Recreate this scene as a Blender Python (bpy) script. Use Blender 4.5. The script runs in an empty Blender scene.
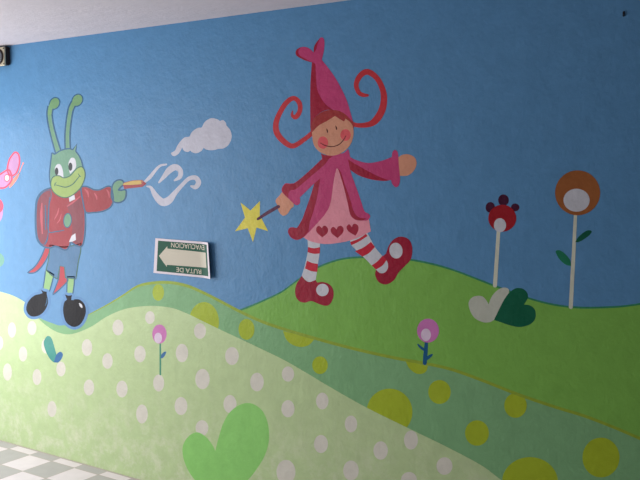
import bpy, bmesh, math
from mathutils import Vector
from mathutils.geometry import delaunay_2d_cdt

C = bpy.context.scene.collection
scene = bpy.context.scene

# ------------------------------------------------------------------ survey of the place
# The mural wall is the plane Y = 0; the camera stands in front of it (Y < 0).  Measured points of
# the photograph are carried onto that wall with the camera's own geometry.
F, CX, CY = 840.0, 320.0, 240.0
CAM_H = 1.72
D = 3.0431 * CAM_H / 1.6
PITCH = math.atan((240 - 173) / F)
_d = Vector((-945 - CX, 240 - 173, -F)).normalized()
CX_AX = -_d
CZ_AX = Vector((0, math.cos(PITCH), math.sin(PITCH)))
CY_AX = CZ_AX.cross(CX_AX)
CEIL = 2.3192 * CAM_H / 1.6

def W(px, py):
    v = Vector((px - CX, CY - py, -F))
    r = Vector((CX_AX.dot(v), CY_AX.dot(v), CZ_AX.dot(v)))
    t = D / r.y
    return Vector((r.x * t, r.z * t + CAM_H))          # wall X, height

# ------------------------------------------------------------------ materials
def srgb(c):
    return tuple((x / 255 / 12.92) if x <= 10 else (((x / 255) + 0.055) / 1.055) ** 2.4 for x in c)

MATS = {}
def stucco_bump(nt, strength=0.35):
    geo = nt.nodes.new('ShaderNodeNewGeometry')
    n1 = nt.nodes.new('ShaderNodeTexNoise'); n1.inputs['Scale'].default_value = 55; n1.inputs['Detail'].default_value = 5
    n2 = nt.nodes.new('ShaderNodeTexNoise'); n2.inputs['Scale'].default_value = 7; n2.inputs['Detail'].default_value = 3
    nt.links.new(geo.outputs['Position'], n1.inputs['Vector'])
    nt.links.new(geo.outputs['Position'], n2.inputs['Vector'])
    m = nt.nodes.new('ShaderNodeMath'); m.operation = 'MULTIPLY_ADD'; m.inputs[1].default_value = 3.0
    nt.links.new(n2.outputs['Fac'], m.inputs[0]); nt.links.new(n1.outputs['Fac'], m.inputs[2])
    b = nt.nodes.new('ShaderNodeBump'); b.inputs['Strength'].default_value = strength; b.inputs['Distance'].default_value = 0.004
    nt.links.new(m.outputs[0], b.inputs['Height'])
    return b, geo, n1, n2

def paint(name, rgb, var=0.06, rough=0.34, spec=0.13, wear=0.0, wear_rgb=None, lin=None):
    if name in MATS: return MATS[name]
    m = bpy.data.materials.new(name); m.use_nodes = True
    nt = m.node_tree; bs = nt.nodes['Principled BSDF']
    c = lin if lin else srgb(rgb)
    b, geo, n1, n2 = stucco_bump(nt)
    nt.links.new(b.outputs['Normal'], bs.inputs['Normal'])
    n3 = nt.nodes.new('ShaderNodeTexNoise'); n3.inputs['Scale'].default_value = 16; n3.inputs['Detail'].default_value = 6
    n3.inputs['Roughness'].default_value = 0.65
    nt.links.new(geo.outputs['Position'], n3.inputs['Vector'])
    cr = nt.nodes.new('ShaderNodeValToRGB')
    cr.color_ramp.elements[0].position = 0.3; cr.color_ramp.elements[1].position = 0.7
    cr.color_ramp.elements[0].color = tuple(x * (1 - var) for x in c) + (1,)
    cr.color_ramp.elements[1].color = tuple(min(1, x * (1 + var)) for x in c) + (1,)
    nt.links.new(n3.outputs['Fac'], cr.inputs['Fac'])
    out = cr.outputs['Color']
    if wear:
        # scuffed, rubbed plaster near the floor
        sep = nt.nodes.new('ShaderNodeSeparateXYZ'); nt.links.new(geo.outputs['Position'], sep.inputs[0])
        mr = nt.nodes.new('ShaderNodeMapRange'); mr.inputs['From Min'].default_value = 0.62; mr.inputs['From Max'].default_value = 0.1
        mr.inputs['To Min'].default_value = 0.0; mr.inputs['To Max'].default_value = 1.0
        nt.links.new(sep.outputs['Z'], mr.inputs['Value'])
        n4 = nt.nodes.new('ShaderNodeTexNoise'); n4.inputs['Scale'].default_value = 9; n4.inputs['Detail'].default_value = 8
        n4.inputs['Roughness'].default_value = 0.75
        nt.links.new(geo.outputs['Position'], n4.inputs['Vector'])
        r2 = nt.nodes.new('ShaderNodeValToRGB'); r2.color_ramp.elements[0].position = 0.46; r2.color_ramp.elements[1].position = 0.66
        nt.links.new(n4.outputs['Fac'], r2.inputs['Fac'])
        mu = nt.nodes.new('ShaderNodeMath'); mu.operation = 'MULTIPLY'
        nt.links.new(mr.outputs[0], mu.inputs[0]); nt.links.new(r2.outputs['Color'], mu.inputs[1])
        mu2 = nt.nodes.new('ShaderNodeMath'); mu2.operation = 'MULTIPLY'; mu2.inputs[1].default_value = wear
        nt.links.new(mu.outputs[0], mu2.inputs[0])
        mx = nt.nodes.new('ShaderNodeMix'); mx.data_type = 'RGBA'
        nt.links.new(mu2.outputs[0], mx.inputs['Factor'])
        nt.links.new(out, mx.inputs['A']); mx.inputs['B'].default_value = srgb(wear_rgb) + (1,)
        out = mx.outputs['Result']
    nt.links.new(out, bs.inputs['Base Color'])
    bs.inputs['Roughness'].default_value = rough
    bs.inputs['Specular IOR Level'].default_value = spec
    MATS[name] = m
    return m

def plain(name, rgb, rough=0.5, metal=0.0, trans=0.0, var=0.04, spec=0.5):
    if name in MATS: return MATS[name]
    m = bpy.data.materials.new(name); m.use_nodes = True
    nt = m.node_tree; bs = nt.nodes['Principled BSDF']; c = srgb(rgb)
    n = nt.nodes.new('ShaderNodeTexNoise'); n.inputs['Scale'].default_value = 40; n.inputs['Detail'].default_value = 4
    cr = nt.nodes.new('ShaderNodeValToRGB')
    cr.color_ramp.elements[0].color = tuple(x * (1 - var) for x in c) + (1,)
    cr.color_ramp.elements[1].color = tuple(min(1, x * (1 + var)) for x in c) + (1,)
    nt.links.new(n.outputs['Fac'], cr.inputs['Fac']); nt.links.new(cr.outputs['Color'], bs.inputs['Base Color'])
    bs.inputs['Roughness'].default_value = rough; bs.inputs['Metallic'].default_value = metal
    bs.inputs['Transmission Weight'].default_value = trans
    bs.inputs['Specular IOR Level'].default_value = spec
    MATS[name] = m
    return m

# pigments of the mural
P = dict(
    sky=paint('sky_blue_paint', (86, 134, 174)),
    hill_far=paint('leaf_green_paint', (118, 170, 76)),
    hill_far_edge=paint('deep_green_edge_paint', (52, 126, 90)),
    hill_mid=paint('sea_green_paint', (118, 164, 116)),
    olive=paint('olive_yellow_paint', (136, 158, 52)),
    lime=paint('lime_yellow_paint', (154, 172, 42)),
    hill_front=paint('pale_green_paint', (174, 194, 144), wear=0.7, wear_rgb=(208, 210, 186)),
    dot=paint('chalk_white_paint', (200, 197, 184)),
    white=paint('white_paint', (189, 190, 196)),
    cloud=paint('cloud_white_paint', (182, 182, 193)),
    cream=paint('cream_paint', (183, 182, 164)),
    heart_green=paint('spring_green_paint', (134, 194, 106)),
    teal_leaf=paint('teal_leaf_paint', (66, 140, 128)),
    blue_leaf=paint('blue_leaf_paint', (54, 102, 148)),
    pink_petal=paint('orchid_pink_paint', (188, 112, 168)),
    pink_centre=paint('pale_pink_paint', (206, 186, 204)),
    stem_green=paint('stem_green_paint', (66, 132, 108)),
    stem_navy=paint('stem_navy_paint', (24, 84, 124)),
    cream_stem=paint('grey_cream_paint', (196, 198, 180)),
    red_petal=paint('poppy_red_paint', (148, 26, 36)),
    plum=paint('plum_black_paint', (64, 20, 46)),
    orange=paint('burnt_orange_paint', (146, 88, 48)),
    leaf_dark=paint('dark_leaf_paint', (20, 84, 62)),
    leaf_mid=paint('mid_leaf_paint', (34, 116, 84)),
    heart_dark=paint('bottle_green_paint', (14, 88, 62)),
    heart_cream=paint('stone_white_paint', (179, 182, 168)),
    magenta=paint('magenta_paint', (178, 58, 106)),
    crimson=paint('crimson_paint', (148, 22, 50)),
    hair=paint('auburn_red_paint', (148, 46, 46)),
    curl=paint('brick_red_paint', (181, 47, 55)),
    skin=paint('peach_paint', (197, 138, 111)),
    cheek=paint('rosy_paint', (205, 84, 89)),
    line=paint('brown_line_paint', (72, 26, 26)),
    rose=paint('rose_pink_paint', (212, 137, 150)),
    red=paint('scarlet_paint', (182, 29, 51)),
    shoe=paint('wine_red_paint', (144, 19, 46)),
    wand_star=paint('star_yellow_paint', (206, 196, 74)),
    wand_stick=paint('purple_stick_paint', (78, 24, 60)),
    outline=paint('blue_outline_paint', (40, 84, 116)),
    halo=paint('shoe_halo_paint', (80, 124, 168)),
    face_green=paint('grass_teal_paint', (98, 140, 116)),
    bulb=paint('olive_sage_paint', (102, 142, 98)),
    muzzle=paint('yellow_green_paint', (136, 160, 88)),
    antenna=paint('sage_green_paint', (98, 140, 112)),
    jacket=paint('coat_red_paint', (138, 36, 46)),
    jacket_dark=paint('coat_brown_red_paint', (116, 48, 60)),
    jacket_light=paint('coat_pale_red_paint', (170, 74, 85)),
    shorts=paint('denim_blue_paint', (68, 108, 142)),
    shoe_black=paint('shoe_black_paint', (14, 12, 18), spec=0.06),
    shin=paint('shin_green_paint', (128, 168, 110)),
    black=paint('ink_black_paint', (30, 38, 42)),
    ink_green=paint('ink_green_paint', (52, 92, 78)),
    gold=paint('mustard_paint', (190, 160, 90)),
    maroon=paint('maroon_paint', (146, 58, 66)),
    wing=paint('lilac_pink_paint', (176, 128, 170)),
    wing_edge=paint('coral_pink_paint', (214, 62, 92)),
    salmon=paint('salmon_paint', (238, 128, 108)),
    tail_red=paint('tail_red_paint', (164, 46, 57)),
    blob_green=paint('misty_green_paint', (100, 150, 132)),
)

# ------------------------------------------------------------------ geometry helpers
LAYER = 0.00006          # one coat of paint

def spline(pts, closed=True, n=6):
    """Smooth outline through points; a point with a third value is a sharp corner."""
    out = []; N = len(pts)
    rng = range(N if closed else N - 1)
    for i in rng:
        p1 = pts[i]; p2 = pts[(i + 1) % N]
        c1 = len(p1) > 2; c2 = len(p2) > 2
        a = Vector(p1[:2]); b = Vector(p2[:2])
        if c1 or (not closed and i == 0): p0 = a * 2 - b
        else: p0 = Vector(pts[(i - 1) % N][:2])
        if c2 or (not closed and i == N - 2): p3 = b * 2 - a
        else: p3 = Vector(pts[(i + 2) % N][:2])
        if c1 and c2: ks = [0]
        else: ks = range(n)
        for k in ks:
            t = k / n
            out.append(0.5 * ((2 * a) + (b - p0) * t + (2 * p0 - 5 * a + 4 * b - p3) * t * t + (3 * a - p0 - 3 * b + p3) * t ** 3))
    if not closed: out.append(Vector(pts[-1][:2]))
    return out

def ellipse(cx, cy, rx, ry, rot=0.0, n=36):
    r = math.radians(rot); o = []
    for k in range(n):
        a = 2 * math.pi * k / n
        x, y = rx * math.cos(a), ry * math.sin(a)
        o.append(Vector((cx + x * math.cos(r) - y * math.sin(r), cy + x * math.sin(r) + y * math.cos(r))))
    return o

def area(pts):
    return 0.5 * sum(pts[i].x * pts[(i + 1) % len(pts)].y - pts[(i + 1) % len(pts)].x * pts[i].y for i in range(len(pts)))

def normals(pts, closed=True):
    N = len(pts); o = []
    for i in range(N):
        if closed: a, b = pts[(i - 1) % N], pts[(i + 1) % N]
        else: a, b = pts[max(0, i - 1)], pts[min(N - 1, i + 1)]
        t = (b - a)
        t = t.normalized() if t.length > 1e-9 else Vector((1, 0))
        o.append(Vector((t.y, -t.x)))
    return o

def dedupe(pts):
    o = []
    for p in pts:
        if not o or (p - o[-1]).length > 0.02: o.append(p)
    if len(o) > 2 and (o[0] - o[-1]).length < 0.02: o.pop()
    return o

def flat_bm(bm, faces, layer, t=1.0):
    """Overlapping pieces of one coat of paint, fused into a single thin sheet on the wall."""
    vs, fs = [], []
    for f in faces:
        w = [W(p.x, p.y) for p in f]
        a = area(w)
        if abs(a) < 1e-10: continue
        if a < 0: w.reverse()
        fs.append(list(range(len(vs), len(vs) + len(w)))); vs += w
    ov, oe, of, _, _, orig = delaunay_2d_cdt(vs, [], fs, 1, 1e-7)
    tris = [f for f, o in zip(of, orig) if o]
    y1 = -(layer + 0.4) * LAYER; y0 = y1 + t * LAYER
    F_, B_ = {}, {}
    def vf(k):
        if k not in F_: F_[k] = bm.verts.new((ov[k].x, y1, ov[k].y))
        return F_[k]
    def vb(k):
        if k not in B_: B_[k] = bm.verts.new((ov[k].x, y0, ov[k].y))
        return B_[k]
    edges = set()
    for f in tris:
        bm.faces.new([vf(k) for k in f]); bm.faces.new([vb(k) for k in reversed(f)])
        for a, b in zip(f, f[1:] + f[:1]): edges.add((a, b))
    for a, b in edges:
        if (b, a) not in edges: bm.faces.new((vf(b), vf(a), vb(a), vb(b)))

def poly_bm(bm, pts, layer, t=1.0):
    """A closed outline laid on the wall as a coat of paint."""
    flat_bm(bm, [dedupe(pts)], layer, t)

def strip_faces(left, right, closed=False):
    out = []; N = len(left)
    for i in range(N if closed else N - 1):
        j = (i + 1) % N
        out += [[left[i], left[j], right[j]], [left[i], right[j], right[i]]]
    return out

def strip_bm(bm, left, right, layer, closed=False, t=1.0):
    """A brush stroke between two rows of points."""
    flat_bm(bm, strip_faces(left, right, closed), layer, t)

def stroke_faces(pts, n=6):
    """pts: (x, y, width) along a brush stroke."""
    c = spline([(p[0], p[1]) for p in pts], False, n)
    w = [v.x for v in spline([(p[2], 0) for p in pts], False, n)]
    nn = normals(c, False)
    fs = strip_faces([p + k * (q / 2) for p, k, q in zip(c, nn, w)], [p - k * (q / 2) for p, k, q in zip(c, nn, w)])
    for e in (0, -1):                                           # round brush ends
        if w[e] > 1.2: fs.append(ellipse(c[e].x, c[e].y, w[e] / 2, w[e] / 2, n=14))
    return fs

def stroke_bm(bm, pts, layer, n=6):
    flat_bm(bm, stroke_faces(pts, n), layer)

def ring_bm(bm, pts, layer, outer, inner):
    p = dedupe(pts)
    if area(p) < 0: p.reverse()
    nn = normals(p)
    strip_bm(bm, [a + k * outer for a, k in zip(p, nn)], [a - k * inner for a, k in zip(p, nn)], layer, True)

def link(name, bm, mat, parent=None):
    me = bpy.data.meshes.new(name)
    if parent is not None:
        r = parent
        while r.parent: r = r.parent
        bmesh.ops.translate(bm, verts=bm.verts, vec=-r.location)
    bm.to_mesh(me); bm.free()
    me.materials.append(mat)
    o = bpy.data.objects.new(name, me); C.objects.link(o)
    if parent is not None: o.parent = parent
    return o

def tag(o, label, cat, group=None, kind=None):
    o['label'] = label; o['category'] = cat
    if group: o['group'] = group
    if kind: o['kind'] = kind
    return o

def thing(name, label, cat, px, group=None, kind=None):
    """An Empty on the wall at the foot of a painted thing."""
    o = bpy.data.objects.new(name, None); C.objects.link(o)
    w = W(*px); o.location = (w.x, 0, w.y); o.empty_display_size = 0.05
    return tag(o, label, cat, group, kind)

def shape(name, pts, mat, parent, layer, outline=None, oname='outline'):
    """one painted part; with outline=(outer, inner) a blue contour as its sub-part"""
    bm = bmesh.new(); poly_bm(bm, pts, layer)
    o = link(name, bm, P[mat], parent)
    if outline:
        b2 = bmesh.new(); ring_bm(b2, pts, layer + 0.6, *outline[:2])
        link(oname, b2, P[outline[2] if len(outline) > 2 else 'outline'], o)
    return o

def stroke(name, pts, mat, parent, layer, n=6):
    bm = bmesh.new(); stroke_bm(bm, pts, layer, n)
    return link(name, bm, P[mat], parent)

S = spline
EL = ellipse

# ------------------------------------------------------------------ the setting
def box_bm(bm, x0, x1, y0, y1, z0, z1):
    v = [bm.verts.new(p) for p in ((x0, y0, z0), (x1, y0, z0), (x1, y1, z0), (x0, y1, z0), (x0, y0, z1), (x1, y0, z1), (x1, y1, z1), (x0, y1, z1))]
    for f in ((0, 3, 2, 1), (4, 5, 6, 7), (0, 1, 5, 4), (1, 2, 6, 5), (2, 3, 7, 6), (3, 0, 4, 7)):
        bm.faces.new([v[i] for i in f])

def structure(name, boxes, mat):
    bm = bmesh.new()
    for b in boxes: box_bm(bm, *b)
    bmesh.ops.recalc_face_normals(bm, faces=bm.faces)
    o = link(name, bm, mat); o['kind'] = 'structure'
    return o

XL, XR, YF = -5.35, 1.2, -6.0
structure('wall_back', [(XL, XR + 0.15, 0, 0.15, 0, CEIL)], P['sky'])

plaster = paint('white_ceiling_paint', (202, 195, 198), var=0.03, rough=0.8, spec=0.2)
low_bounce_wall = paint('low_bounce_wall_paint', (96, 92, 88), var=0.03, rough=0.8, spec=0.2)  # unseen walls, coloured dark to cut bounced light
structure('ceiling', [(XL, XR + 0.15, YF - 0.15, 0.15, CEIL, CEIL + 0.15)], plaster)
structure('wall_right', [(XR, XR + 0.15, YF, 0, 0, CEIL)], low_bounce_wall)
structure('wall_front', [(XL, XR + 0.15, YF - 0.15, YF, 0, CEIL)], low_bounce_wall)

def tiles():
    m = bpy.data.materials.new('checkered_floor_tile'); m.use_nodes = True
    nt = m.node_tree; bs = nt.nodes['Principled BSDF']; L = nt.links.new
    geo = nt.nodes.new('ShaderNodeNewGeometry')
    mp = nt.nodes.new('ShaderNodeMapping'); mp.vector_type = 'POINT'
    T = 0.2035
    mp.inputs['Location'].default_value = (4.262 / T + 40.0, 0.078 / T + 40.0, 0.5)
    mp.inputs['Scale'].default_value = (1 / T, 1 / T, 0)
    L(geo.outputs['Position'], mp.inputs['Vector'])
    ck = nt.nodes.new('ShaderNodeTexChecker'); ck.inputs['Scale'].default_value = 1.0
    ck.inputs['Color1'].default_value = srgb((226, 214, 219)) + (1,)
    ck.inputs['Color2'].default_value = srgb((178, 172, 173)) + (1,)
    L(mp.outputs[0], ck.inputs['Vector'])
    sep = nt.nodes.new('ShaderNodeSeparateXYZ'); L(mp.outputs[0], sep.inputs[0])
    ds = []
    for a in 'XY':
        fr = nt.nodes.new('ShaderNodeMath'); fr.operation = 'FRACT'; L(sep.outputs[a], fr.inputs[0])
        s = nt.nodes.new('ShaderNodeMath'); s.operation = 'SUBTRACT'; L(fr.outputs[0], s.inputs[0]); s.inputs[1].default_value = 0.5
        ab = nt.nodes.new('ShaderNodeMath'); ab.operation = 'ABSOLUTE'; L(s.outputs[0], ab.inputs[0]); ds.append(ab)
    mx = nt.nodes.new('ShaderNodeMath'); mx.operation = 'MAXIMUM'; L(ds[0].outputs[0], mx.inputs[0]); L(ds[1].outputs[0], mx.inputs[1])
    gt = nt.nodes.new('ShaderNodeMath'); gt.operation = 'GREATER_THAN'; L(mx.outputs[0], gt.inputs[0]); gt.inputs[1].default_value = 0.484
    # mortar bead where the floor meets the wall
    sp = nt.nodes.new('ShaderNodeSeparateXYZ'); L(geo.outputs['Position'], sp.inputs[0])
    g2 = nt.nodes.new('ShaderNodeMath'); g2.operation = 'GREATER_THAN'; L(sp.outputs['Y'], g2.inputs[0]); g2.inputs[1].default_value = -0.014
    om = nt.nodes.new('ShaderNodeMath'); om.operation = 'MAXIMUM'; L(gt.outputs[0], om.inputs[0]); L(g2.outputs[0], om.inputs[1])
    no = nt.nodes.new('ShaderNodeTexNoise'); no.inputs['Scale'].default_value = 14; no.inputs['Detail'].default_value = 5
    L(geo.outputs['Position'], no.inputs['Vector'])
    va = nt.nodes.new('ShaderNodeMapRange'); va.inputs['To Min'].default_value = 0.88; va.inputs['To Max'].default_value = 1.08
    L(no.outputs['Fac'], va.inputs['Value'])
    mu = nt.nodes.new('ShaderNodeMix'); mu.data_type = 'RGBA'; mu.blend_type = 'MULTIPLY'; mu.inputs['Factor'].default_value = 1
    L(ck.outputs['Color'], mu.inputs['A']); L(va.outputs[0], mu.inputs['B'])
    mi = nt.nodes.new('ShaderNodeMix'); mi.data_type = 'RGBA'
    L(om.outputs[0], mi.inputs['Factor']); L(mu.outputs['Result'], mi.inputs['A'])
    mi.inputs['B'].default_value = srgb((176, 162, 158)) + (1,)
    L(mi.outputs['Result'], bs.inputs['Base Color'])
    bs.inputs['Roughness'].default_value = 0.45
    return m
structure('floor', [(XL - 6.0, XR + 0.15, YF - 0.15, 0.15, -0.15, 0)], tiles())

# ------------------------------------------------------------------ the hills of the mural
# the floor line of the wall
def floor_py(px):
    lo, hi = 300.0, 3000.0
    for _ in range(40):
        mid = (lo + hi) / 2
        if W(px, mid).y > 0.0002: lo = mid
        else: hi = mid
    return lo
h = thing('painted_hill', 'bright leaf green painted hill with dark green rim behind the fairy', 'hill', (560, 560), kind='thing')
ridge1 = [(170, 330), (205, 322), (238, 311), (258, 303), (280, 292.8), (292.5, 284), (307, 273.5), (321, 266), (338, 260), (356, 257.5), (385, 257.5), (415, 260.5),
          (450, 269), (495, 286), (536, 300.5), (570, 307), (607, 307.3), (640, 304), (700, 292), (800, 285), (960, 310), (1180, 380), (1424, 405)]
r1 = S(ridge1, False)
shape('grass', r1 + [Vector((1424, 980)), Vector((960, 640)), Vector((640, 500)), Vector((420, 420)), Vector((250, 350)), Vector((170, 345))], 'hill_far', h, 1)
bm = bmesh.new(); nn = normals(r1, False)
strip_bm(bm, [a + Vector((0, -1.0)) for a in r1], [a + Vector((0, 0.9)) for a in r1], 1.6)
link('rim', bm, P['hill_far_edge'], h)

h = thing('painted_hill', 'sea green painted hill with yellow dots and an olive rim', 'hill', (480, 640), kind='thing')
ridge2 = [(36, 316), (44, 320), (52, 323), (61, 325.5), (75, 322), (90, 314), (107, 305), (123, 295.5), (137, 286.5), (152, 283), (170, 282.5), (187, 285.8), (202, 292),
          (220, 301), (238, 310.5), (260, 320.8), (285, 329.5), (315, 338.3), (345, 346.5), (372, 353), (400, 359), (420, 362.5), (450, 369), (480, 379.5), (517, 394),
          (555, 407), (590, 418), (640, 438.5), (720, 475), (830, 530), (960, 600), (1180, 740), (1424, 920)]
r2 = S(ridge2, False)
shape('grass', r2 + [Vector((x, floor_py(x))) for x in (1424, 1200, 1000, 800, 620)] + [Vector((420, 480)), Vector((250, 365)), Vector((150, 325)), Vector((60, 345)), Vector((38, 330))], 'hill_mid', h, 2.6)
rr = [a for a in r2 if a.x > 84]
bm = bmesh.new()
wd = lambda x: min(1.5, 0.5 + (x - 84) / 60.0)
strip_bm(bm, [a + Vector((0.2, -wd(a.x))) for a in rr], [a + Vector((-0.4, wd(a.x))) for a in rr], 3.8)
link('rim', bm, P['olive'], h)
for e in ((158.3, 292.5, 5.8, 8.3), (204, 322, 15, 20), (246.5, 329.3, 8, 10.5), (320, 365.2, 7.8, 8.9), (389.5, 412, 23, 23.5), (439.5, 392, 11.3, 12),
          (515.5, 405.5, 11.3, 12.4), (477, 433, 12, 12.8), (530, 482, 28, 25), (601, 457.5, 18.6, 20)):
    shape('yellow_dot', EL(*e), 'lime', h, 3.3)
shape('yellow_dot', S([(283, 331, 1), (286, 339), (292, 344.5), (300, 347), (308, 345.5), (313, 341), (314, 339, 1)]), 'lime', h, 3.3)
shape('yellow_dot', S([(405.5, 361, 1), (409, 368), (415, 373), (421, 374), (426, 371.5), (428, 366, 1)]), 'lime', h, 3.3)

h = thing('painted_hill', 'pale green painted hill with white dots reaching down to the tiles', 'hill', (150, 485), kind='thing')
ridge3 = [(-68, 281.5, 1), (-45, 281.6), (-22, 285), (0, 291.5), (14, 296), (27, 304), (38, 318), (49, 327.5), (60, 333), (72, 334), (90, 327.3), (107, 316.5), (124, 309.3),
          (140, 306.5), (155, 306), (172, 308), (187, 313.5), (202, 320.8), (220, 329.5), (240, 338.8), (260, 348.3), (285, 360.5), (310, 375), (330, 387), (367, 407.8), (410, 429),
          (445, 446), (480, 464.5), (500, 479), (540, 508), (600, 560), (660, 640)]
r3 = S(ridge3, False)
base3 = [Vector((x, floor_py(x))) for x in (600, 500, 400, 300, 200, 100, 0, -68)]
shape('grass', [p for p in r3 if p.y < floor_py(p.x) - 1] + base3, 'hill_front', h, 4.4)
for e in ((12, 330, 4, 7.6), (32, 328, 4.4, 7), (0, 343, 3.2, 6.8), (23, 354, 4.2, 7.5), (7.5, 372, 4.4, 8.6), (46, 346, 4.5, 7.5), (61, 369, 4.6, 7.4),
          (37, 377, 4.4, 8), (87, 347.5, 5.2, 8.4), (107.5, 361, 5.2, 7.8), (118, 327.5, 5.5, 7.9), (150, 317.5, 4.8, 6.4), (140, 354, 5.7, 8.3),
          (89, 387.5, 5.2, 8), (122, 389, 5.6, 8.4), (158.7, 383, 5.5, 8.5), (52, 409, 4.5, 8), (142, 414, 5.8, 9.5), (200, 331, 6, 7.8),
          (182, 353, 6.2, 9.2), (232, 356, 6.8, 9), (202.5, 379, 7.2, 10.2), (257, 382, 6.8, 9.3), (288, 374, 6.2, 7.6), (181, 406, 6.4, 9),
          (230, 404, 6.5, 9), (202, 428, 6.4, 7.8), (288, 408.7, 6.6, 8.6), (286, 472, 9.5, 12.2), (322.3, 401, 6.2, 8.4), (351, 424, 6.2, 8.4),
          (321, 444, 7, 9), (380.7, 450.5, 7.2, 9.2), (411, 440, 7, 9.5), (351, 470.5, 7.8, 10), (444.5, 466, 8, 8.8), (409, 480, 8, 8)):
    shape('white_dot', EL(*e, n=28), 'dot', h, 5.0)

# ------------------------------------------------------------------ hearts and flowers
h = thing('painted_heart', 'large spring green painted heart low on the dotted hill', 'heart', (222, 497))
shape('heart_shape', S([(215.3, 451, 1), (218.7, 437.5), (223.7, 422.5), (231, 411), (242, 404), (252.5, 403.8), (262.5, 411), (268, 424), (269, 440), (265, 455),
      (257.5, 468), (248, 480), (236, 491), (222, 498, 1), (205, 489), (195, 480), (187.5, 469), (183, 456), (183.2, 445), (189, 436), (197.5, 432.3), (206, 437), (212.5, 445)]), 'heart_green', h, 5.6)

h = thing('painted_heart', 'small teal and blue painted heart below the black shoes', 'heart', (57, 362))
shape('teal_lobe', S([(44, 341), (47.5, 336), (51.7, 338.5), (55.3, 350), (58, 360.5, 1), (54.5, 362.5), (50.5, 359.5), (46.8, 353.5), (44.3, 346.5)]), 'teal_leaf', h, 5.6)
shape('blue_lobe', S([(54, 362, 1), (56, 355.5), (58.5, 352.5), (61, 351.8), (63, 354.5), (61.5, 359), (58, 362.5)]), 'blue_leaf', h, 6.0)

h = thing('painted_heart', 'cream painted heart leaning against a dark green one', 'heart', (494, 320), 'pair of hearts on the green hill')
shape('heart_shape', S([(468.6, 304), (470.6, 298.8), (476, 296), (482, 296.3), (486, 299.8), (488.7, 304.3, 1), (491, 298), (495.2, 292.2), (501, 288.2), (506.5, 287.8),
      (509, 290.6), (507, 297.5), (502.7, 306), (497.5, 314.5), (494, 320, 1), (489, 322.3), (482.5, 322), (475, 318.2), (470.5, 311.5)]), 'heart_cream', h, 5.6)
h = thing('painted_heart', 'dark bottle green painted heart beside the cream one', 'heart', (494, 320), 'pair of hearts on the green hill')
shape('heart_shape', S([(494, 320, 1), (501, 305.5), (505.5, 297.5), (510, 292), (516, 288.2), (522.5, 288.6), (527, 292.5), (527.7, 298), (524, 304.5, 1), (530.3, 305.5),
      (535.2, 310.5), (535.2, 318.5), (530, 324.3), (520, 327), (510, 325.3), (501, 322.3)]), 'heart_dark', h, 6.1)

def flower(label, foot, petals, centre, stem, leaves, stem_mat):
    t = thing('painted_flower', label, 'flower', foot)
    stroke('stem', stem, stem_mat, t, 5.6)
    for pts, m in leaves: shape('leaf', pts, m, t, 6.0)
    for n, (e, m, l) in enumerate(petals): shape('petal', EL(*e), m, t, l)
    shape('flower_centre', EL(*centre[0]), centre[1], t, 7.4)
    return t
flower('small pink painted flower among the white dots', (160, 375), [((159.5, 334, 7.2, 9.6), 'pink_petal', 6.8)], ((158.2, 338, 3.8, 5.3), 'pink_centre'),
       [(160.3, 343, 1.7), (160.4, 359, 1.8), (160.4, 374.5, 1.7)], [(S([(160.5, 358, 1), (161.5, 354.5), (164, 352), (166.3, 351.8), (165, 355.5), (162.5, 358.2)]), 'blue_leaf')], 'stem_green')
flower('pink painted flower with navy stem on the bright green hill', (425, 362), [((428, 330.6, 11, 12), 'pink_petal', 6.8)], ((426, 334.8, 5, 6.2), 'pink_centre'),
       [(426.6, 341, 3.2), (425.6, 352, 4), (424.8, 363, 4)],
       [(S([(417.3, 343.8), (419.8, 345), (424.6, 349), (423.6, 350.8), (419, 347.3)]), 'stem_navy'), (S([(426.4, 357), (430, 354.6), (432.8, 354), (431.6, 356.6), (427, 360.2)]), 'stem_navy')], 'stem_navy')
flower('red painted flower with three dark plum knobs', (495, 287),
       [((503.5, 200.2, 5.3, 5.8), 'plum', 6.2), ((490.2, 207.3, 4.6, 5.3, 10), 'plum', 6.2), ((515.2, 207.4, 4.2, 3.9), 'plum', 6.2), ((502.3, 218.2, 14, 13.5), 'red_petal', 6.8)],
       ((500, 225.2, 6.1, 7), 'white'), [(498.6, 230, 3.6), (496.8, 258, 3.8), (495, 285.5, 4)], [], 'cream_stem')
flower('tall orange painted flower with two leaves on its stem', (571, 308), [((577.6, 192.8, 22.6, 22.5), 'orange', 6.8)], ((576.6, 200.2, 13.1, 11.5), 'white'),
       [(575.6, 212, 3.2), (573.8, 250, 3.6), (572.2, 280, 3.9), (570.8, 307, 4)],
       [(S([(575.3, 242.2, 1), (577.5, 238), (582.5, 233.3), (587.5, 230.4), (591.6, 231), (590, 234.6), (583.7, 239.4), (578.7, 242)]), 'leaf_dark'),
        (S([(555.8, 251), (557, 255.2), (560.6, 260.6), (566, 264.8), (571.2, 266, 1), (570, 260), (565.6, 254.4), (560, 250.4)]), 'leaf_mid')], 'cream_stem')

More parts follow.
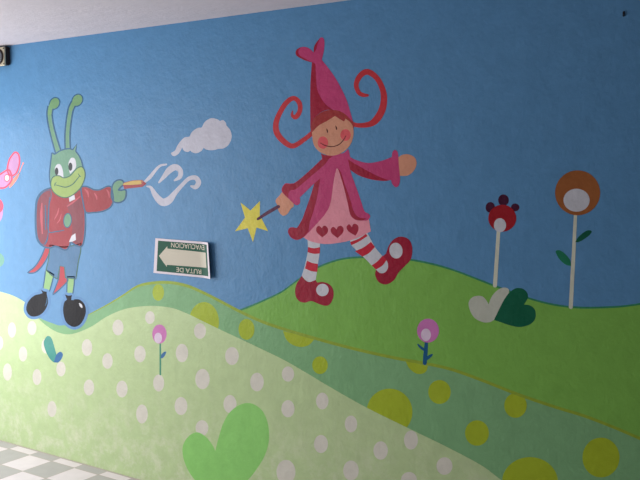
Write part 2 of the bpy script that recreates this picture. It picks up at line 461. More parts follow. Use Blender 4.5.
# ------------------------------------------------------------------ cloud and smoke
c = thing('painted_cloud', 'puffy white painted cloud with a thin tail', 'cloud', (200, 152))
shape('cloud_shape', S([(171, 153), (173.5, 151.6), (175.3, 150), (178, 144.5), (183.7, 138), (189.5, 136.6, 1), (192, 132), (197, 128.3), (201.7, 127.5, 1), (205, 121.8),
      (211, 118.2), (217, 119.2), (220, 121, 1), (223, 120.1), (225.7, 122.6), (226.3, 125.4, 1), (230.4, 130.4), (231.6, 137.5), (228.7, 144.6), (223.7, 148.2), (218.7, 148.8, 1),
      (212.5, 150.2), (206.5, 149.6), (203.7, 147.8, 1), (201, 151.2), (196.3, 153.2), (192, 152.2), (190.6, 150.6, 1), (187.2, 152), (183.6, 150.4), (182.3, 147.5, 1), (179, 153.2), (175, 156), (172.3, 155.4)]), 'cloud', c, 1.2)
for lab, pts in (('short wavy white painted smoke wisp rising from the stick tip', [(145, 181.6, 2.4), (150, 177, 3.6), (155, 170.8, 3), (160, 165.8, 2.4), (166.3, 164.4, 1.8)]),
                 ('hooked white painted smoke wisp under the cloud', [(159, 182.4, 1.8), (163.7, 177, 4), (169.6, 170, 6.4), (175.5, 167.2, 6.2), (180.3, 170.6, 5), (179.8, 176.8, 4.4), (174.6, 180.4, 1.8)]),
                 ('long white painted smoke wisp dipping then curling at its end', [(147, 186.3, 1.4), (151, 187.7, 3), (155.6, 195.5, 5.6), (162, 202, 7.4), (168.7, 200.4, 7.4), (175.3, 192.6, 4.8), (182.5, 184.6, 3.8), (189, 178.6, 4), (195.6, 177.8, 4.6), (198.6, 182.4, 5.2), (195.6, 187, 4.6), (191.2, 186.2, 2)])):
    s = thing('painted_smoke_wisp', lab, 'smoke', (pts[0][0], pts[0][1]), 'smoke wisps', kind='thing')
    stroke('wisp', pts, 'cloud', s, 1.2)

# ------------------------------------------------------------------ the fairy
g = thing('painted_fairy', 'painted fairy in pink coat and tall pointed pink hat', 'fairy', (340, 306))
B = 6.0
# curls of hair
stroke('hair_curl', [(313.5, 132, 4.5), (304, 139.6, 4.6), (293, 146, 5), (284, 141.6, 5.6), (277, 133, 6), (276, 123.5, 5.5), (279.6, 113.4, 5), (286.3, 102.8, 5), (293.7, 98.2, 4.6), (299.4, 103, 4.6), (299.8, 111, 4.6), (295.8, 117, 4.8), (292.2, 115.2, 3), (292.6, 110.6, 1)], 'curl', g, B)
stroke('hair_curl', [(351, 123.4, 4), (358.7, 125.4, 4.4), (369.5, 124.2, 5.6), (376.3, 119.6, 7), (382, 110, 7), (384, 99, 6.4), (382.4, 88.7, 5.6), (376.8, 78, 5.4), (367.6, 71.8, 5.8), (360, 76, 5.4), (356.2, 84.5, 4.8), (358.6, 92.2, 4.3), (363, 95, 4), (367.6, 95.4, 2.6)], 'curl', g, B)
# legs and shoes
lg = shape('leg', S([(307.6, 238, 1), (320.3, 240, 1), (319.7, 252), (318, 264), (317, 272), (315.4, 282, 1), (309, 283), (301.8, 276, 1), (305.2, 264), (307.8, 251)]), 'white', g, B)
shape('stripe', S([(308, 247, 1), (314, 248.2), (320, 247.2, 1), (319.9, 253.4, 1), (314, 253.8), (307.7, 252.2, 1)]), 'red', lg, B + .6)
shape('stripe', S([(307, 260.7, 1), (312.5, 263), (318, 263.9, 1), (317.3, 272, 1), (311, 271), (305, 268.5, 1)]), 'red', lg, B + .6)
lg = shape('leg', S([(350, 238, 1), (367, 232, 1), (375, 247), (382.5, 256), (388, 262, 1), (388, 268), (384, 273.5), (379, 273, 1), (372, 265.6), (360, 253.5), (351.5, 245)]), 'white', g, B)
shape('stripe', S([(350, 242, 1), (358.5, 238.8), (366, 233.8, 1), (367.6, 236, 1), (359.5, 241.3), (351.4, 245.2, 1)]), 'red', lg, B + .6)
shape('stripe', S([(355, 251.2, 1), (363.5, 247.4), (371, 241.8, 1), (375, 247, 1), (369.4, 252.8), (362.5, 256.6, 1)]), 'red', lg, B + .6)
shape('stripe', S([(371.8, 265.4, 1), (377.8, 261), (382.6, 255.6, 1), (386.6, 260, 1), (382.6, 265.4), (376, 269.6, 1)]), 'red', lg, B + .6)
sh = shape('shoe', S([(302, 275.6, 1), (304.6, 279.6), (309.5, 282), (315.6, 280, 1), (317.3, 282.6, 1), (322.5, 282), (328.7, 283.9), (332.8, 288.8), (333.6, 296), (330.6, 303.4), (326, 305.8), (320, 304.4),
           (311.5, 301.1), (305, 302.6), (299, 301), (295.3, 294.6), (296.2, 285)]), 'shoe', g, B + 1.2)
shape('toe_spot', EL(322.5, 290, 6.3, 6.2), 'white', sh, B + 1.8)
sh = shape('shoe', S([(383, 256, 1), (386, 253.7, 1), (388.7, 246), (393.7, 239.4), (401, 236.6), (408.7, 239.4), (412.3, 247.5), (411, 258.7), (405, 266), (398.7, 272.5), (393.7, 280.4), (386, 284.5), (378.7, 282),
           (375.2, 275), (376, 269.6, 1), (380, 273), (385, 272.4), (388, 267.5), (387.2, 261.6)]), 'shoe', g, B + 1.2)
shape('toe_spot', EL(396, 250.6, 6.6, 7.9, -8), 'white', sh, B + 1.8)
# dress
dr = shape('dress', S([(337, 165, 1), (330, 185), (318, 215), (301, 236, 1), (311, 241.4), (325, 244), (340, 242.6), (354, 239.2), (371, 231.3, 1), (368.8, 219, 1), (355, 212), (347, 190)]), 'rose', g, B + 1.2)
shape('heart', S([(322, 228.2, 1), (319, 225.8), (316.4, 228), (317, 232.5), (322.3, 237.4, 1), (327.3, 233), (328, 229), (325.8, 225.9), (323.2, 226.2)]), 'crimson', dr, B + 1.8)
shape('heart', S([(336.6, 229.4, 1), (333.4, 226.8), (330.7, 229.4), (332, 233.6), (337.5, 238, 1), (342.4, 233.4), (343.7, 229), (341.4, 225.9), (338.2, 226.6)]), 'crimson', dr, B + 1.8)
shape('heart', S([(352, 227.3, 1), (349.2, 224.3), (346.6, 227), (348.6, 231.4), (355.6, 235.7, 1), (358.2, 231), (358.3, 226.4), (355.6, 223.8), (353, 224.6)]), 'crimson', dr, B + 1.8)
# hands
shape('hand', S([(283, 192), (279.4, 195.6), (275.6, 200.6), (277.6, 205.8), (278.7, 211), (282.5, 215.5), (287, 214.3), (291, 208.7), (293.9, 205), (290, 196)]), 'skin', g, B + 1.2)
shape('hand', S([(397.5, 158, 1), (402.5, 154.8), (408.7, 154.4), (414.6, 157.5), (416.6, 163.7), (413.7, 170.8), (407.5, 175.5), (397.5, 175.8, 1)]), 'skin', g, B + 1.2)
# coat: body halves
co = shape('coat', S([(330, 152, 1), (322, 158, 1), (317, 174), (314.3, 183.5), (310, 197.5), (305.6, 210), (302, 219.5), (297, 227.6), (293, 227.2), (289.4, 228), (288, 232), (291, 237.5), (297, 240), (303.4, 237.3), (308, 233.2),
            (317.5, 223), (325.5, 213.5), (330.5, 203), (333.8, 181), (336.4, 168.6, 1), (338.4, 168.6, 1), (343.5, 186), (347.7, 203), (350, 213.6), (353, 218.2), (357, 220.2), (362, 220.6), (367.5, 220.2), (370.2, 216.6), (368.5, 213.8),
            (364.4, 211), (361, 201), (355, 184), (350.3, 170), (350, 157), (348.4, 149, 1), (342, 153.5)]), 'magenta', g, B + 2.4)
shape('coat_shade', S([(314.4, 183.6, 1), (320.6, 175.4, 1), (319.4, 185), (316.5, 200), (313, 213), (309.7, 223.4), (308.6, 231.6, 1), (303, 237.5), (297, 239.6), (291.4, 237.2), (288.4, 232.2), (289.8, 228.4), (293, 227.6), (297.2, 228, 1), (302, 220), (306, 209.5), (310.2, 197.5)]), 'crimson', co, B + 3.0)
shape('coat_shade', S([(338, 168.3, 1), (341, 172.5), (345, 185), (350.8, 201), (353.2, 210), (358, 216.8), (366.5, 218.6, 1), (362, 220.4), (357, 220), (353, 218), (350.1, 213.4), (347.8, 203), (343.6, 186)]), 'crimson', co, B + 3.0)
# sleeves
sl = shape('sleeve', S([(333, 155, 1), (321, 159.8, 1), (307.5, 172.5), (296, 182), (291, 183.6), (285.6, 183.4), (282.2, 187.5), (282.6, 192.5), (290.6, 200.6), (295.6, 205), (299.5, 203.8), (300.2, 200.4), (299.8, 197.5, 1), (306.5, 191), (314.4, 183.4), (324, 174)]), 'magenta', g, B + 3.3)
shape('sleeve_shade', S([(330, 156.4, 1), (321.4, 159.6, 1), (307.7, 172.6), (296.2, 182.2), (291, 184), (285.8, 183.8), (282.6, 187.5), (282.8, 192.3), (288.5, 198.3, 1), (288.6, 193.6), (290.4, 190.6), (296, 189), (304, 182.4), (312.5, 175), (325, 164.2)]), 'crimson', sl, B + 3.6)
sl = shape('sleeve', S([(347, 153.2, 1), (351, 157.5), (358.7, 161), (368.7, 163), (381, 161), (391.9, 157, 1), (392.5, 152.3), (395, 150), (397.9, 153), (398.9, 165), (400, 178.7), (398.8, 185.4), (395.6, 187.1), (392.4, 184), (391, 180, 1), (383.7, 181), (371, 179.4), (358.7, 175.4), (349.8, 169.6, 1)]), 'magenta', g, B + 3.0)
shape('sleeve_shade', S([(348, 159.2, 1), (355, 163.8), (365, 169.4), (377.5, 176), (389.5, 180.4, 1), (383.5, 180.8), (371, 179.2), (358.8, 175.2), (350, 169.4, 1)]), 'crimson', sl, B + 3.6)
shape('collar', S([(321, 153.4, 1), (326, 155.4), (333, 156.2, 1), (327.5, 159.4), (322.4, 159.2, 1)]), 'crimson', g, B + 3.8)
# head
hr = shape('hair', S([(310.8, 134, 1), (311.3, 124), (317, 115.5), (326, 110.5), (338, 110.5), (347.5, 115), (353.2, 121.5), (353.6, 128), (346, 136), (322, 140)]), 'hair', g, B + 3.6)
fa = shape('face', S([(312, 132.4, 1), (318.7, 125.6), (327, 121), (335, 116, 1), (342.8, 120.8), (344.7, 121, 1), (345.4, 118.6, 1), (350, 122), (352.8, 126.5), (353.6, 134), (351, 143.5), (345, 150.6), (336.5, 155), (327.5, 155.2), (318.7, 151), (313.4, 143.5)]), 'skin', g, B + 4.4)
shape('cheek', EL(323, 142.6, 5.2, 6.2), 'cheek', fa, B + 5)
shape('cheek', EL(345.6, 135, 5.2, 5.9), 'cheek', fa, B + 5)
stroke('eye', [(326.7, 128.6, .5), (327.4, 130.8, 1.3), (327.5, 133, .6)], 'line', fa, B + 5)
stroke('eye', [(335.6, 125.6, .5), (336.5, 127.8, 1.3), (336.6, 130, .6)], 'line', fa, B + 5)
stroke('mouth', [(320.4, 143, .6), (326, 145.7, .9), (332.5, 146.6, .9), (338.7, 144.7, .9), (343, 140.7, .9), (346.2, 135.6, .6)], 'line', fa, B + 5.6)
# hat
ht = shape('hat', S([(312.2, 61, 1), (310.8, 78), (310.3, 96), (310.5, 128.8, 1), (313, 120.6), (318.5, 114), (326, 110.2), (335, 110), (344, 113.2), (352.8, 121.6, 1), (351.6, 116.5), (345.6, 97.5), (334.4, 76.4), (320.8, 58.5, 1)]), 'magenta', g, B + 4.6)
shape('hat_shade', S([(312.1, 61.6, 1), (310.8, 78), (310.3, 96), (310.5, 128.8, 1), (313, 120.6), (318.5, 114), (326, 110.2), (335, 110.4), (344, 113.8), (351.8, 120, 1), (345.6, 116), (338, 112.8), (330.8, 108.4), (324.6, 103), (320, 96), (317, 88), (316.2, 78), (315.4, 64, 1)]), 'crimson', ht, B + 5.2)
fi = shape('heart_topper', S([(313.8, 52.6, 1), (314.4, 47), (317, 42), (320.4, 37.8), (323, 37.8), (324.4, 41), (324.2, 48.7), (322.8, 56), (320.8, 61.5), (316.5, 63.4), (312.3, 62.2), (306, 60.5), (300.6, 58), (296.8, 55.6), (295.8, 52.4), (297.6, 49), (302, 47), (307, 47.4), (310.6, 49.6)]), 'magenta', g, B + 5.6)
shape('topper_shade', S([(302, 47, 1), (297.4, 49), (295.6, 52.4), (296.7, 55.7), (300.6, 58.2), (306, 60.7), (312.5, 62.6, 1), (306, 59), (300.5, 56), (298.4, 53), (299, 49.8)]), 'crimson', fi, B + 6.2)
shape('topper_shade', S([(320.4, 37.8, 1), (316.8, 42), (314.1, 47), (313.7, 53.2, 1), (316.4, 49), (317.6, 44)]), 'crimson', fi, B + 6.2)

w = thing('painted_wand', 'yellow star painted wand with purple stick in the fairy hand', 'wand', (279, 207))
stroke('stick', [(258, 219, 2.6), (268, 212.5, 3.4), (278.4, 206.6, 3.4)], 'wand_stick', w, B + 2.2)
shape('star', S([p + (1,) for p in ((240.6, 202.5), (250.6, 210.4), (260, 201), (259.8, 215), (268.2, 231.2), (256.6, 227.5), (253, 242.2), (247.8, 228.2), (235, 231.3), (245, 217.6))]), 'wand_star', w, B + 1.6)

# ------------------------------------------------------------------ the grasshopper
g = thing('painted_grasshopper', 'green painted grasshopper in red tailcoat and blue shorts', 'grasshopper', (58, 330))
B = 6.0
OL = (1.0, 0.5)
shape('coat_tail', S([(47, 243, 1), (44.5, 250), (41, 258), (35.5, 266.5), (28, 272.8, 1), (35, 272), (41.5, 266.2), (47, 257.5), (50, 250, 1)]), 'tail_red', g, B, (1.1, 0.3))
shape('coat_tail', S([(60, 265, 1), (65, 265, 1), (65.5, 277), (67.5, 280.5), (60, 288.5), (53, 294.5, 1), (56, 287), (59, 278)]), 'tail_red', g, B, (1.0, 0.3))
shape('leg', S([(45.8, 270, 1), (53.8, 275, 1), (50.2, 288.5), (48.4, 293, 1), (42.8, 291, 1), (44.6, 280)]), 'shin', g, B + .2, (0.8, 0.4))
shape('leg', S([(67.5, 277, 1), (74.4, 277, 1), (73.8, 286), (72.2, 296, 1), (66.8, 296, 1), (67.2, 287)]), 'shin', g, B + .2, (0.8, 0.4))
sh = shape('shoe', S([(40.6, 289, 1), (43.5, 291), (47, 291.7, 1), (47, 294.4), (48.2, 302.5), (44.6, 311), (38, 316), (30.5, 316), (26.3, 310), (28, 302), (33.7, 295.8), (40, 293.9), (42.6, 293, 1)]), 'shoe_black', g, B + 1.2, (2.6, 0.1, 'halo'))
stroke('shine', [(47, 298, .5), (46.8, 302, 1), (45.2, 306, .4)], 'outline', sh, B + 2.2)
sh = shape('shoe', S([(64.8, 294.2, 1), (68.5, 295.5), (72.2, 295, 1), (71.3, 300, 1), (76, 299), (80.5, 300), (85, 305), (85.8, 313.5), (81.3, 323.4), (74, 327), (66.4, 322.6), (63.2, 312.5), (64, 302.8), (67, 299.5, 1)]), 'shoe_black', g, B + 1.2, (2.6, 0.1, 'halo'))
stroke('shine', [(79.6, 303.6, 1.2), (81, 305.6, 2.4), (82.2, 307.8, 1)], 'white', sh, B + 2.2)
shape('shorts', S([(50, 245, 1), (65, 247), (81, 243.5, 1), (80.6, 252), (78.4, 262), (76, 279, 1), (65.4, 277.8, 1), (64.4, 267, 1), (60, 266, 1), (57.5, 279.4, 1), (52, 275.5), (46, 270, 1), (48.6, 259)]), 'shorts', g, B + .8, (0.5, 0.5, 'ink_green'))
ja = shape('jacket', S([(50, 188.5), (42.5, 192), (37.5, 199), (36, 210), (36, 228), (38, 240), (44, 246.2), (50, 247.5), (56, 246), (65, 249.6), (69, 246.4), (70.5, 241.2, 1), (76, 245, 1), (81.5, 246), (84, 238), (85, 225), (84.6, 210), (83.5, 196), (78, 188), (66, 186)]), 'jacket', g, B + 1.4, (1.2, 0.5))
ls = shape('sleeve', S([(50, 190), (43, 192.6), (38, 199.4), (36.4, 210), (36.4, 228), (38.2, 239), (43, 244.8), (47.2, 239), (48.8, 228), (49.4, 206), (51.5, 196)]), 'jacket_dark', g, B + 1.9, (0.2, 0.5))
stroke('crease', [(42, 203, 1), (41.4, 216, 2.6), (42.4, 234, 1)], 'jacket_light', ls, B + 2.6)
stroke('crease', [(45.4, 205, .8), (45.6, 218, 1.4), (45.6, 230, .8)], 'outline', ls, B + 2.6)
shape('vest', S([(66.5, 205, 1), (79, 197.5, 1), (82.6, 206), (83.6, 225), (82.6, 238), (79.5, 244, 1), (75, 242.6), (71, 239, 1), (72.4, 228), (70, 215)]), 'jacket_dark', ja, B + 1.9)
stroke('lapel', [(67, 206.4, 1), (73, 202.4, 1.6), (80, 196.6, 1.2)], 'jacket_light', ja, B + 2.2)
stroke('crease', [(49.5, 197, .6), (48.6, 214, 1.4), (48.6, 231, 1), (56, 231.6, 1.2), (64.5, 230, .8)], 'outline', ja, B + 2.2)
stroke('crease', [(48.4, 232, .8), (47.4, 240, 1), (44.6, 245.6, .6)], 'outline', ja, B + 2.2)
stroke('crease', [(54.4, 219.5, .6), (57.4, 214, 1.4), (59, 208, .6)], 'jacket_light', ja, B + 2.2)
stroke('crease', [(57, 223.5, .6), (60, 219.5, 1.4), (61.4, 214, .6)], 'jacket_light', ja, B + 2.2)
shape('shirt', S([(69, 242, 1), (71.6, 236, 1), (75.4, 233.2, 1), (76, 240, 1), (72.6, 241.6, 1)]), 'white', g, B + 2.6)
shape('bow_tie', S([(69, 197.6, 1), (74.4, 194.8, 1), (75.2, 199.2, 1), (69.6, 201.8, 1)]), 'white', g, B + 2.6)
shape('hand', EL(67.6, 220.4, 3.6, 6.8, 4), 'antenna', g, B + 2.6, (0.7, 0.2))
sl = shape('sleeve', S([(81.5, 188.5), (85.5, 186.8), (89, 187.8), (94, 190), (100, 190), (107, 186.8), (110.8, 187.4), (112.4, 193), (112.9, 201), (110, 207.2), (102.5, 211), (93, 212.2), (86, 211.6), (83.3, 201)]), 'jacket', g, B + 2.6, (1.1, 0.4))
stroke('crease', [(84.6, 189, 1), (87.6, 192, 2), (88.6, 197.4, .6)], 'jacket_light', sl, B + 3.4)
stroke('crease', [(94.4, 193, .8), (96.4, 196.4, 1.6), (97, 200, .6)], 'jacket_light', sl, B + 3.4)
stroke('crease', [(106.6, 189.6, .8), (108.6, 192.6, 1.8), (109.4, 198, .6)], 'jacket_light', sl, B + 3.4)
shape('hand', S([(112, 191.4), (113.4, 184.4), (117.5, 180.6), (122, 180.8), (123.6, 184), (120.6, 186.6), (118.2, 190), (121, 190.8), (125.6, 190.6), (124.8, 198.4), (120, 202), (114.4, 201.4), (112, 197)]), 'antenna', g, B + 3.0, (1.2, 0.3))
# antennae behind the head
for cl, bulb in (([(58.6, 153, 5), (53.9, 137, 4.4), (50.8, 124, 4.2), (49.6, 113.6, 4.4), (51, 106.4, 5)], (54.6, 103.4, 4.4, 5.6, 30)),
                 ([(68, 152, 4.4), (67.5, 136, 4.2), (68.8, 121, 4.2), (71, 108.8, 4.4), (74, 103, 5)], (77.4, 100.2, 4.6, 5.8, 30))):
    an = stroke('antenna', cl, 'antenna', g, B + 1.0)
    c0 = spline([(p[0], p[1]) for p in cl], False); w0 = [v.x for v in spline([(p[2], 0) for p in cl], False)]
    nn = normals(c0, False)
    fs = []
    for sgn in (1, -1):
        e = [p + k * sgn * (q / 2) for p, k, q in zip(c0, nn, w0)]
        fs += strip_faces([p + k * sgn * 1.2 for p, k in zip(e, nn)], [p - k * sgn * 0.3 for p, k in zip(e, nn)])
    eb = EL(*bulb)
    if area(eb) < 0: eb.reverse()
    en = normals(eb)
    fs += strip_faces([a + k * 1.1 for a, k in zip(eb, en)], [a - k * 0.3 for a, k in zip(eb, en)], True)
    bm = bmesh.new(); flat_bm(bm, fs, B + 1.5)
    link('outline', bm, P['outline'], an)
    bm = bmesh.new(); flat_bm(bm, [eb] + stroke_faces([(cl[-2][0], cl[-2][1], 4), (cl[-1][0], cl[-1][1], 4.4), (bulb[0], bulb[1], 6)]), B + 1.9)
    link('bulb', bm, P['bulb'], an)
he = shape('head', S([(52.2, 153, 1), (55, 154.4), (60, 151.2), (68, 149), (73, 150, 1), (76.8, 144.2, 1), (75.4, 151.2, 1), (80, 158), (82.6, 167), (83, 178), (75, 188), (62, 190), (53, 188), (50.3, 181), (50, 172), (51.2, 161.5)]), 'face_green', g, B + 3.2, (1.0, 0.3))
ey = shape('eye', S([(55, 168), (57.6, 164.2), (60.8, 165), (63, 171), (63.6, 178, 1), (58.7, 177.4), (55.5, 174)]), 'white', he, B + 3.8)
ey = shape('eye', S([(68.6, 163), (71, 158.2), (74.2, 158.2), (76, 162), (75.7, 168), (70.2, 174, 1), (68.8, 168.6)]), 'white', he, B + 3.8)
shape('pupil', EL(56.7, 171.4, 1.8, 3.8), 'black', he, B + 4.4)
shape('pupil', EL(70.5, 166.7, 2, 4.1), 'black', he, B + 4.4)
mz = shape('muzzle', S([(51, 185), (52, 178.7), (55.2, 176), (59.8, 176), (64, 178), (70, 176), (75, 170.6), (78, 167.8), (82, 167), (84.6, 171), (84.8, 177.5), (81, 187), (73.4, 194.4), (66, 197.5), (58.7, 195.8), (53, 191)]), 'muzzle', g, B + 4.4, (0.6, 0.4, 'ink_green'))
stroke('mouth', [(54.6, 184.6, .5), (60, 186, .9), (66, 187.1, 1), (72.5, 184.4, 1), (77.5, 178.7, 1), (80.2, 175.4, .6)], 'ink_green', mz, B + 5.4)
stroke('mouth_corner', [(54.6, 186, .5), (55.2, 183.6, .9), (56.6, 182.4, .5)], 'ink_green', mz, B + 5.6)
stroke('mouth_corner', [(78.2, 173.6, .5), (79.6, 175.8, .9), (81, 176.8, .5)], 'ink_green', mz, B + 5.6)

c = thing('painted_stick', 'short yellow and maroon painted stick held by the grasshopper', 'stick', (124, 186))
st = shape('upper_half', S([(123, 185, 1), (124, 183, 1), (132.5, 180.8), (142, 180.2, 1), (145.2, 183, 1), (142.5, 184.6), (132.5, 185)]), 'gold', c, B + 4, (0.3, 0.1, 'maroon'))
shape('lower_half', S([(123, 185, 1), (132.5, 184.8), (143, 184, 1), (142.4, 187, 1), (132.5, 188), (124.4, 189, 1)]), 'maroon', c, B + 4.2)
shape('tip', S([(142.4, 181, 1), (146.6, 183.6, 1), (142.6, 186.8, 1)]), 'maroon', c, B + 4.8)
stroke('band', [(141.2, 180.4, .7), (142, 183.4, .8), (141.6, 187, .7)], 'maroon', c, B + 5)

# ------------------------------------------------------------------ at the edge of the mural
b = thing('painted_butterfly', 'lilac painted butterfly with coral outlines beside the grasshopper', 'butterfly', (10, 188))
shape('wing', S([(8, 170), (0, 174.5), (-6, 176.5), (-8, 182), (-4, 187), (2, 188), (7, 186), (11.5, 180), (11, 174)]), 'wing', b, 1.4, (1.0, 0.7, 'wing_edge'))
shape('wing', S([(7.6, 168), (9.4, 160), (12, 155.6), (15.2, 152.4), (18.7, 155), (19.3, 163.7), (16.2, 173), (11.4, 175.6), (8.4, 173)]), 'wing', b, 1.8, (0.9, 0.7, 'wing_edge'))
shape('wing_spot', EL(7, 178, 2.5, 3.3), 'white', b, 2.6, (0.5, 0.3, 'wing_edge'))
stroke('body', [(19, 173.6, 1.2), (16, 178, 3), (12.6, 183, 3), (9.8, 187, 1.4)], 'salmon', b, 2.8)
stroke('antenna', [(19, 174, .7), (20.4, 170, .8), (22.6, 164.4, .7)], 'salmon', b, 2.8)
shape('antenna_tip', EL(23.2, 163.4, 0.8, 1), 'salmon', b, 3.0)
b = thing('painted_petal', 'red painted petal shape beneath the butterfly', 'petal', (-4, 212))
shape('petal_shape', EL(-3.6, 205.4, 6.8, 8, -20), 'wing_edge', b, 1.4)
shape('pink_halo', EL(-5, 212, 8, 12), 'wing', b, 1.0)
b = thing('painted_leaf', 'misty green painted leaf shape above the dotted hill', 'leaf', (-2, 267))
shape('leaf_shape', EL(-2, 260, 6.4, 7.2), 'blob_green', b, 1.4)

# ------------------------------------------------------------------ evacuation sign, fixed upside down
sg = bpy.data.objects.new('evacuation_sign', None); C.objects.link(sg)
w0 = W(182, 276); sg.location = (w0.x, 0, w0.y)
tag(sg, 'green and cream evacuation route sign hung upside down on the wall', 'sign')
TL, TR, BL, BR = W(155.9, 238.2), W(211.2, 242.4), W(154.0, 272.8), W(213.4, 278.6)
def SP(u, v, lift=0.0):
    """u to the right, v up on the sign face; its right edge stands off the wall"""
    p = BL * (1 - u) * (1 - v) + BR * u * (1 - v) + TL * (1 - u) * v + TR * u * v
    k = max(0.0, (u - 0.8) / 0.2)
    return Vector((p.x, -(0.004 + 0.022 * k * k + lift), p.y))
def sheet(name, u0, u1, v0, v1, lift, th, mat, parent, nu=24):
    bm = bmesh.new(); rows = []
    for i in range(nu + 1):
        u = u0 + (u1 - u0) * i / nu
        rows.append([bm.verts.new(SP(u, v, l)) for v, l in ((v0, lift), (v1, lift), (v1, lift - th), (v0, lift - th))])
    for a, b2 in zip(rows, rows[1:]):
        for k in range(4): bm.faces.new((a[k], a[(k + 1) % 4], b2[(k + 1) % 4], b2[k]))
    bm.faces.new(rows[0]); bm.faces.new(list(reversed(rows[-1])))
    bmesh.ops.recalc_face_normals(bm, faces=bm.faces)
    return link(name, bm, mat, parent)
sign_white = plain('sign_white_plastic', (206, 196, 202), 0.5, spec=0.2)
sign_green = plain('sign_green_print', (12, 76, 56), 0.5, spec=0.12)
sign_cream = plain('sign_cream_print', (188, 182, 164), 0.5, spec=0.15)
panel = sheet('panel', 0, 1, 0, 1, 0.0, 0.003, sign_white, sg)
sheet('green_field', 0.055, 0.958, 0.062, 0.938, 0.0006, 0.0005, sign_green, sg)
# arrow pointing along the route
bm = bmesh.new()
pts = []
outline = [(0.085, 0.505), (0.232, 0.800), (0.232, 0.735), (0.925, 0.705), (0.925, 0.295), (0.232, 0.270), (0.232, 0.205)]
# a second inset keeps the bend of the sheet: shaft in columns
def quadstrip(cols, lift):
    rows = [[bm.verts.new(SP(u, a, lift)), bm.verts.new(SP(u, b2, lift)), bm.verts.new(SP(u, b2, lift - 0.0004)), bm.verts.new(SP(u, a, lift - 0.0004))] for u, a, b2 in cols]
    for a, b2 in zip(rows, rows[1:]):
        for k in range(4): bm.faces.new((a[k], a[(k + 1) % 4], b2[(k + 1) % 4], b2[k]))
    bm.faces.new(rows[0]); bm.faces.new(list(reversed(rows[-1])))
quadstrip([(0.085 + 0.147 * k / 6, 0.505 - 0.295 * k / 6 - 0.002, 0.505 + 0.295 * k / 6 + 0.002) for k in range(7)], 0.0011)
quadstrip([(0.232 + 0.693 * k / 20, 0.27 + 0.02 * k / 20, 0.735 - 0.025 * k / 20) for k in range(21)], 0.0011)
bmesh.ops.recalc_face_normals(bm, faces=bm.faces)
link('arrow', bm, sign_cream, sg)
def lettering(txt, u0, u1, v0, v1):
    """upside-down capitals: the text runs from u1 to u0 with its feet at v1"""
    cu = bpy.data.curves.new('lettering', 'FONT'); cu.body = txt; cu.resolution_u = 4; cu.offset = 0.012
    o = bpy.data.objects.new('lettering', cu); C.objects.link(o)
    me = bpy.data.meshes.new_from_object(o)
    bpy.data.objects.remove(o); bpy.data.curves.remove(cu)
    xs = [v.co.x for v in me.vertices]; ys = [v.co.y for v in me.vertices]
    x0, x1, y0, y1 = min(xs), max(xs), min(ys), max(ys)
    for v in me.vertices:
        a = (v.co.x - x0) / (x1 - x0); b2 = (v.co.y - y0) / (y1 - y0)
        v.co = SP(u1 + (u0 - u1) * a, v1 + (v0 - v1) * b2, 0.0014) - sg.location
    me.name = 'lettering'; me.materials.clear(); me.materials.append(sign_cream)
    bm2 = bmesh.new(); bm2.from_mesh(me)
    bmesh.ops.recalc_face_normals(bm2, faces=bm2.faces)
    if sum(f.normal.y for f in bm2.faces) > 0: bmesh.ops.reverse_faces(bm2, faces=bm2.faces)
    bm2.to_mesh(me); bm2.free()
    o = bpy.data.objects.new('lettering', me); C.objects.link(o); o.parent = sg
lettering('EVACUACION', 0.30, 0.90, 0.775, 0.915)
lettering('RUTA DE', 0.40, 0.82, 0.095, 0.225)

# ------------------------------------------------------------------ round bulkhead lamp under the ceiling
lp = bpy.data.objects.new('wall_lamp', None); C.objects.link(lp)
wl = W(-1.0, 57.5); lp.location = (wl.x, 0, wl.y)
tag(lp, 'small grey metal lamp with round glass just under the ceiling', 'lamp')
def lathe(name, prof, mat, parent, n=40, loc=(0, 0, 0)):
    bm = bmesh.new(); rows = []
    for r, y in prof:
        rows.append([bm.verts.new((loc[0] + r * math.cos(2 * math.pi * k / n), loc[1] + y, loc[2] + r * math.sin(2 * math.pi * k / n))) for k in range(n)])
    for a, b2 in zip(rows, rows[1:]):
        for k in range(n): bm.faces.new((a[k], a[(k + 1) % n], b2[(k + 1) % n], b2[k]))
    bm.faces.new(rows[0]); bm.faces.new(list(reversed(rows[-1])))
    bmesh.ops.recalc_face_normals(bm, faces=bm.faces)
    me = bpy.data.meshes.new(name); bm.to_mesh(me); bm.free(); me.materials.append(mat)
    for p in me.polygons: p.use_smooth = True
    o = bpy.data.objects.new(name, me); C.objects.link(o); o.parent = parent
    return o
dark_metal = plain('dark_shaded_metal', (46, 34, 34), 0.5, 0.5)  # housing's side shade is put into this colour; rim and screws share it
grey_metal = plain('brushed_grey_metal', (196, 186, 160), 0.35, 0.7)
glass = plain('lamp_glass', (214, 226, 230), 0.06, 0.0, 0.6)
LX = W(10.6, 56).x - wl.x                                # right edge of the housing
LW, LH, LD = 0.12, 0.112, 0.034
def block(name, x0, x1, y0, y1, z0, z1, bev, mat, parent):
    bm = bmesh.new(); box_bm(bm, x0, x1, y0, y1, z0, z1)
    bmesh.ops.bevel(bm, geom=list(bm.edges), offset=bev, segments=3, affect='EDGES')
    bmesh.ops.recalc_face_normals(bm, faces=bm.faces)
    me = bpy.data.meshes.new(name); bm.to_mesh(me); bm.free(); me.materials.append(mat)
    o = bpy.data.objects.new(name, me); C.objects.link(o); o.parent = parent
    return o
block('housing', LX - LW, LX, -LD, 0, -LH / 2, LH / 2, 0.006, dark_metal, lp)
block('bezel', LX - LW + 0.002, LX - 0.003, -LD - 0.008, -LD + 0.004, -LH / 2 - 0.004, LH / 2 - 0.004, 0.003, grey_metal, lp)
cxl = LX - LW / 2
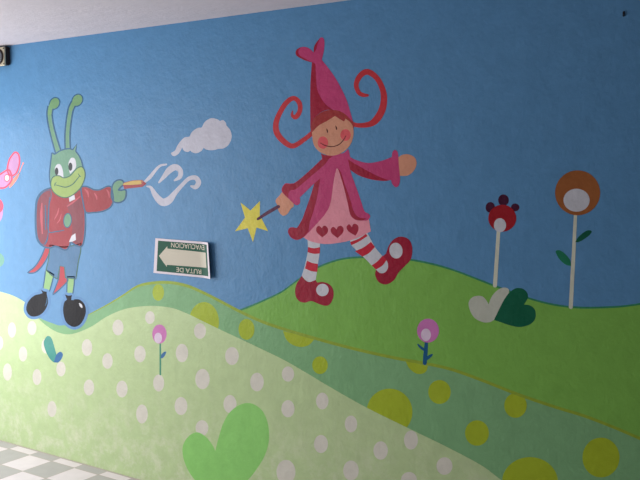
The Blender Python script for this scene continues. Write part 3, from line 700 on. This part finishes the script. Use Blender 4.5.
ring = lathe('rim', [(0.047, -LD - 0.006), (0.047, -LD - 0.014), (0.043, -LD - 0.016), (0.039, -LD - 0.012)], dark_metal, lp, 40, (cxl, 0, -0.004))
lathe('lens', [(0.041, -LD - 0.009), (0.038, -LD - 0.018), (0.029, -LD - 0.027), (0.016, -LD - 0.032), (0.002, -LD - 0.0335)], glass, lp, 40, (cxl, 0, -0.004))
for sx in (-1, 1):
    for sz in (-1, 1):
        lathe('screw', [(0.004, -LD - 0.006), (0.004, -LD - 0.0105), (0.002, -LD - 0.0115)], dark_metal, lp, 12, (cxl + sx * 0.05, 0, sz * 0.046 - 0.004))

# ------------------------------------------------------------------ nail
nl = bpy.data.objects.new('nail', None); C.objects.link(nl)
wn = W(623.8, 13.6); nl.location = (wn.x, 0, wn.y)
tag(nl, 'small dark nail driven into the blue wall near the ceiling', 'nail')
nail_m = plain('dark_iron', (22, 18, 24), 0.6, 0.3)
lathe('shank', [(0.0025, 0.0), (0.0025, -0.003)], nail_m, nl, 12)
def nail_head():
    bm = bmesh.new()
    box_bm(bm, -0.0035, 0.0035, -0.005, -0.001, -0.011, 0.009)
    bmesh.ops.bevel(bm, geom=list(bm.edges), offset=0.0015, segments=2, affect='EDGES')
    me = bpy.data.meshes.new('bent_head'); bm.to_mesh(me); bm.free(); me.materials.append(nail_m)
    o = bpy.data.objects.new('bent_head', me); C.objects.link(o); o.parent = nl
nail_head()

# ------------------------------------------------------------------ light: daylight through the open left end of the passage, plus an added glow strip
def area_light(name, loc, target, sx, sy, power, color):
    l = bpy.data.lights.new(name, 'AREA'); l.shape = 'RECTANGLE'; l.size = sx; l.size_y = sy; l.energy = power; l.color = color
    o = bpy.data.objects.new(name, l); C.objects.link(o); o.location = loc
    o.rotation_euler = (Vector(target) - Vector(loc)).to_track_quat('-Z', 'Y').to_euler()
    return o
area_light('daylight_opening', (-5.33, -2.3, 1.2), (0, -2.0, 1.1), 2.6, 2.0, 98, (1.0, 0.97, 0.95))
area_light('added_glow_beside_wall', (-5.33, -0.55, 1.25), (0, -0.5, 1.2), 0.8, 1.7, 24, (0.97, 0.98, 1.0))  # added strip lamp, makes the glow at the wall's left end

wd_ = bpy.data.worlds.new('outdoor_sky'); scene.world = wd_; wd_.use_nodes = True
bg = wd_.node_tree.nodes['Background']; bg.inputs['Color'].default_value = (0.75, 0.86, 1.0, 1); bg.inputs['Strength'].default_value = 1.0

# ------------------------------------------------------------------ camera
cam = bpy.data.cameras.new('camera'); co = bpy.data.objects.new('camera', cam); C.objects.link(co)
cam.sensor_fit = 'HORIZONTAL'; cam.sensor_width = 36; cam.lens = F / 640 * 36
cam.clip_start = 0.05
from mathutils import Matrix
M = Matrix((CX_AX, CY_AX, CZ_AX)).to_4x4()
co.matrix_world = Matrix.Translation((0, -D, CAM_H)) @ M
scene.camera = co
vs = scene.view_settings
vs.view_transform = 'Standard'; vs.look = 'None'; vs.gamma = 1; vs.use_curve_mapping = False; vs.exposure = 0.0
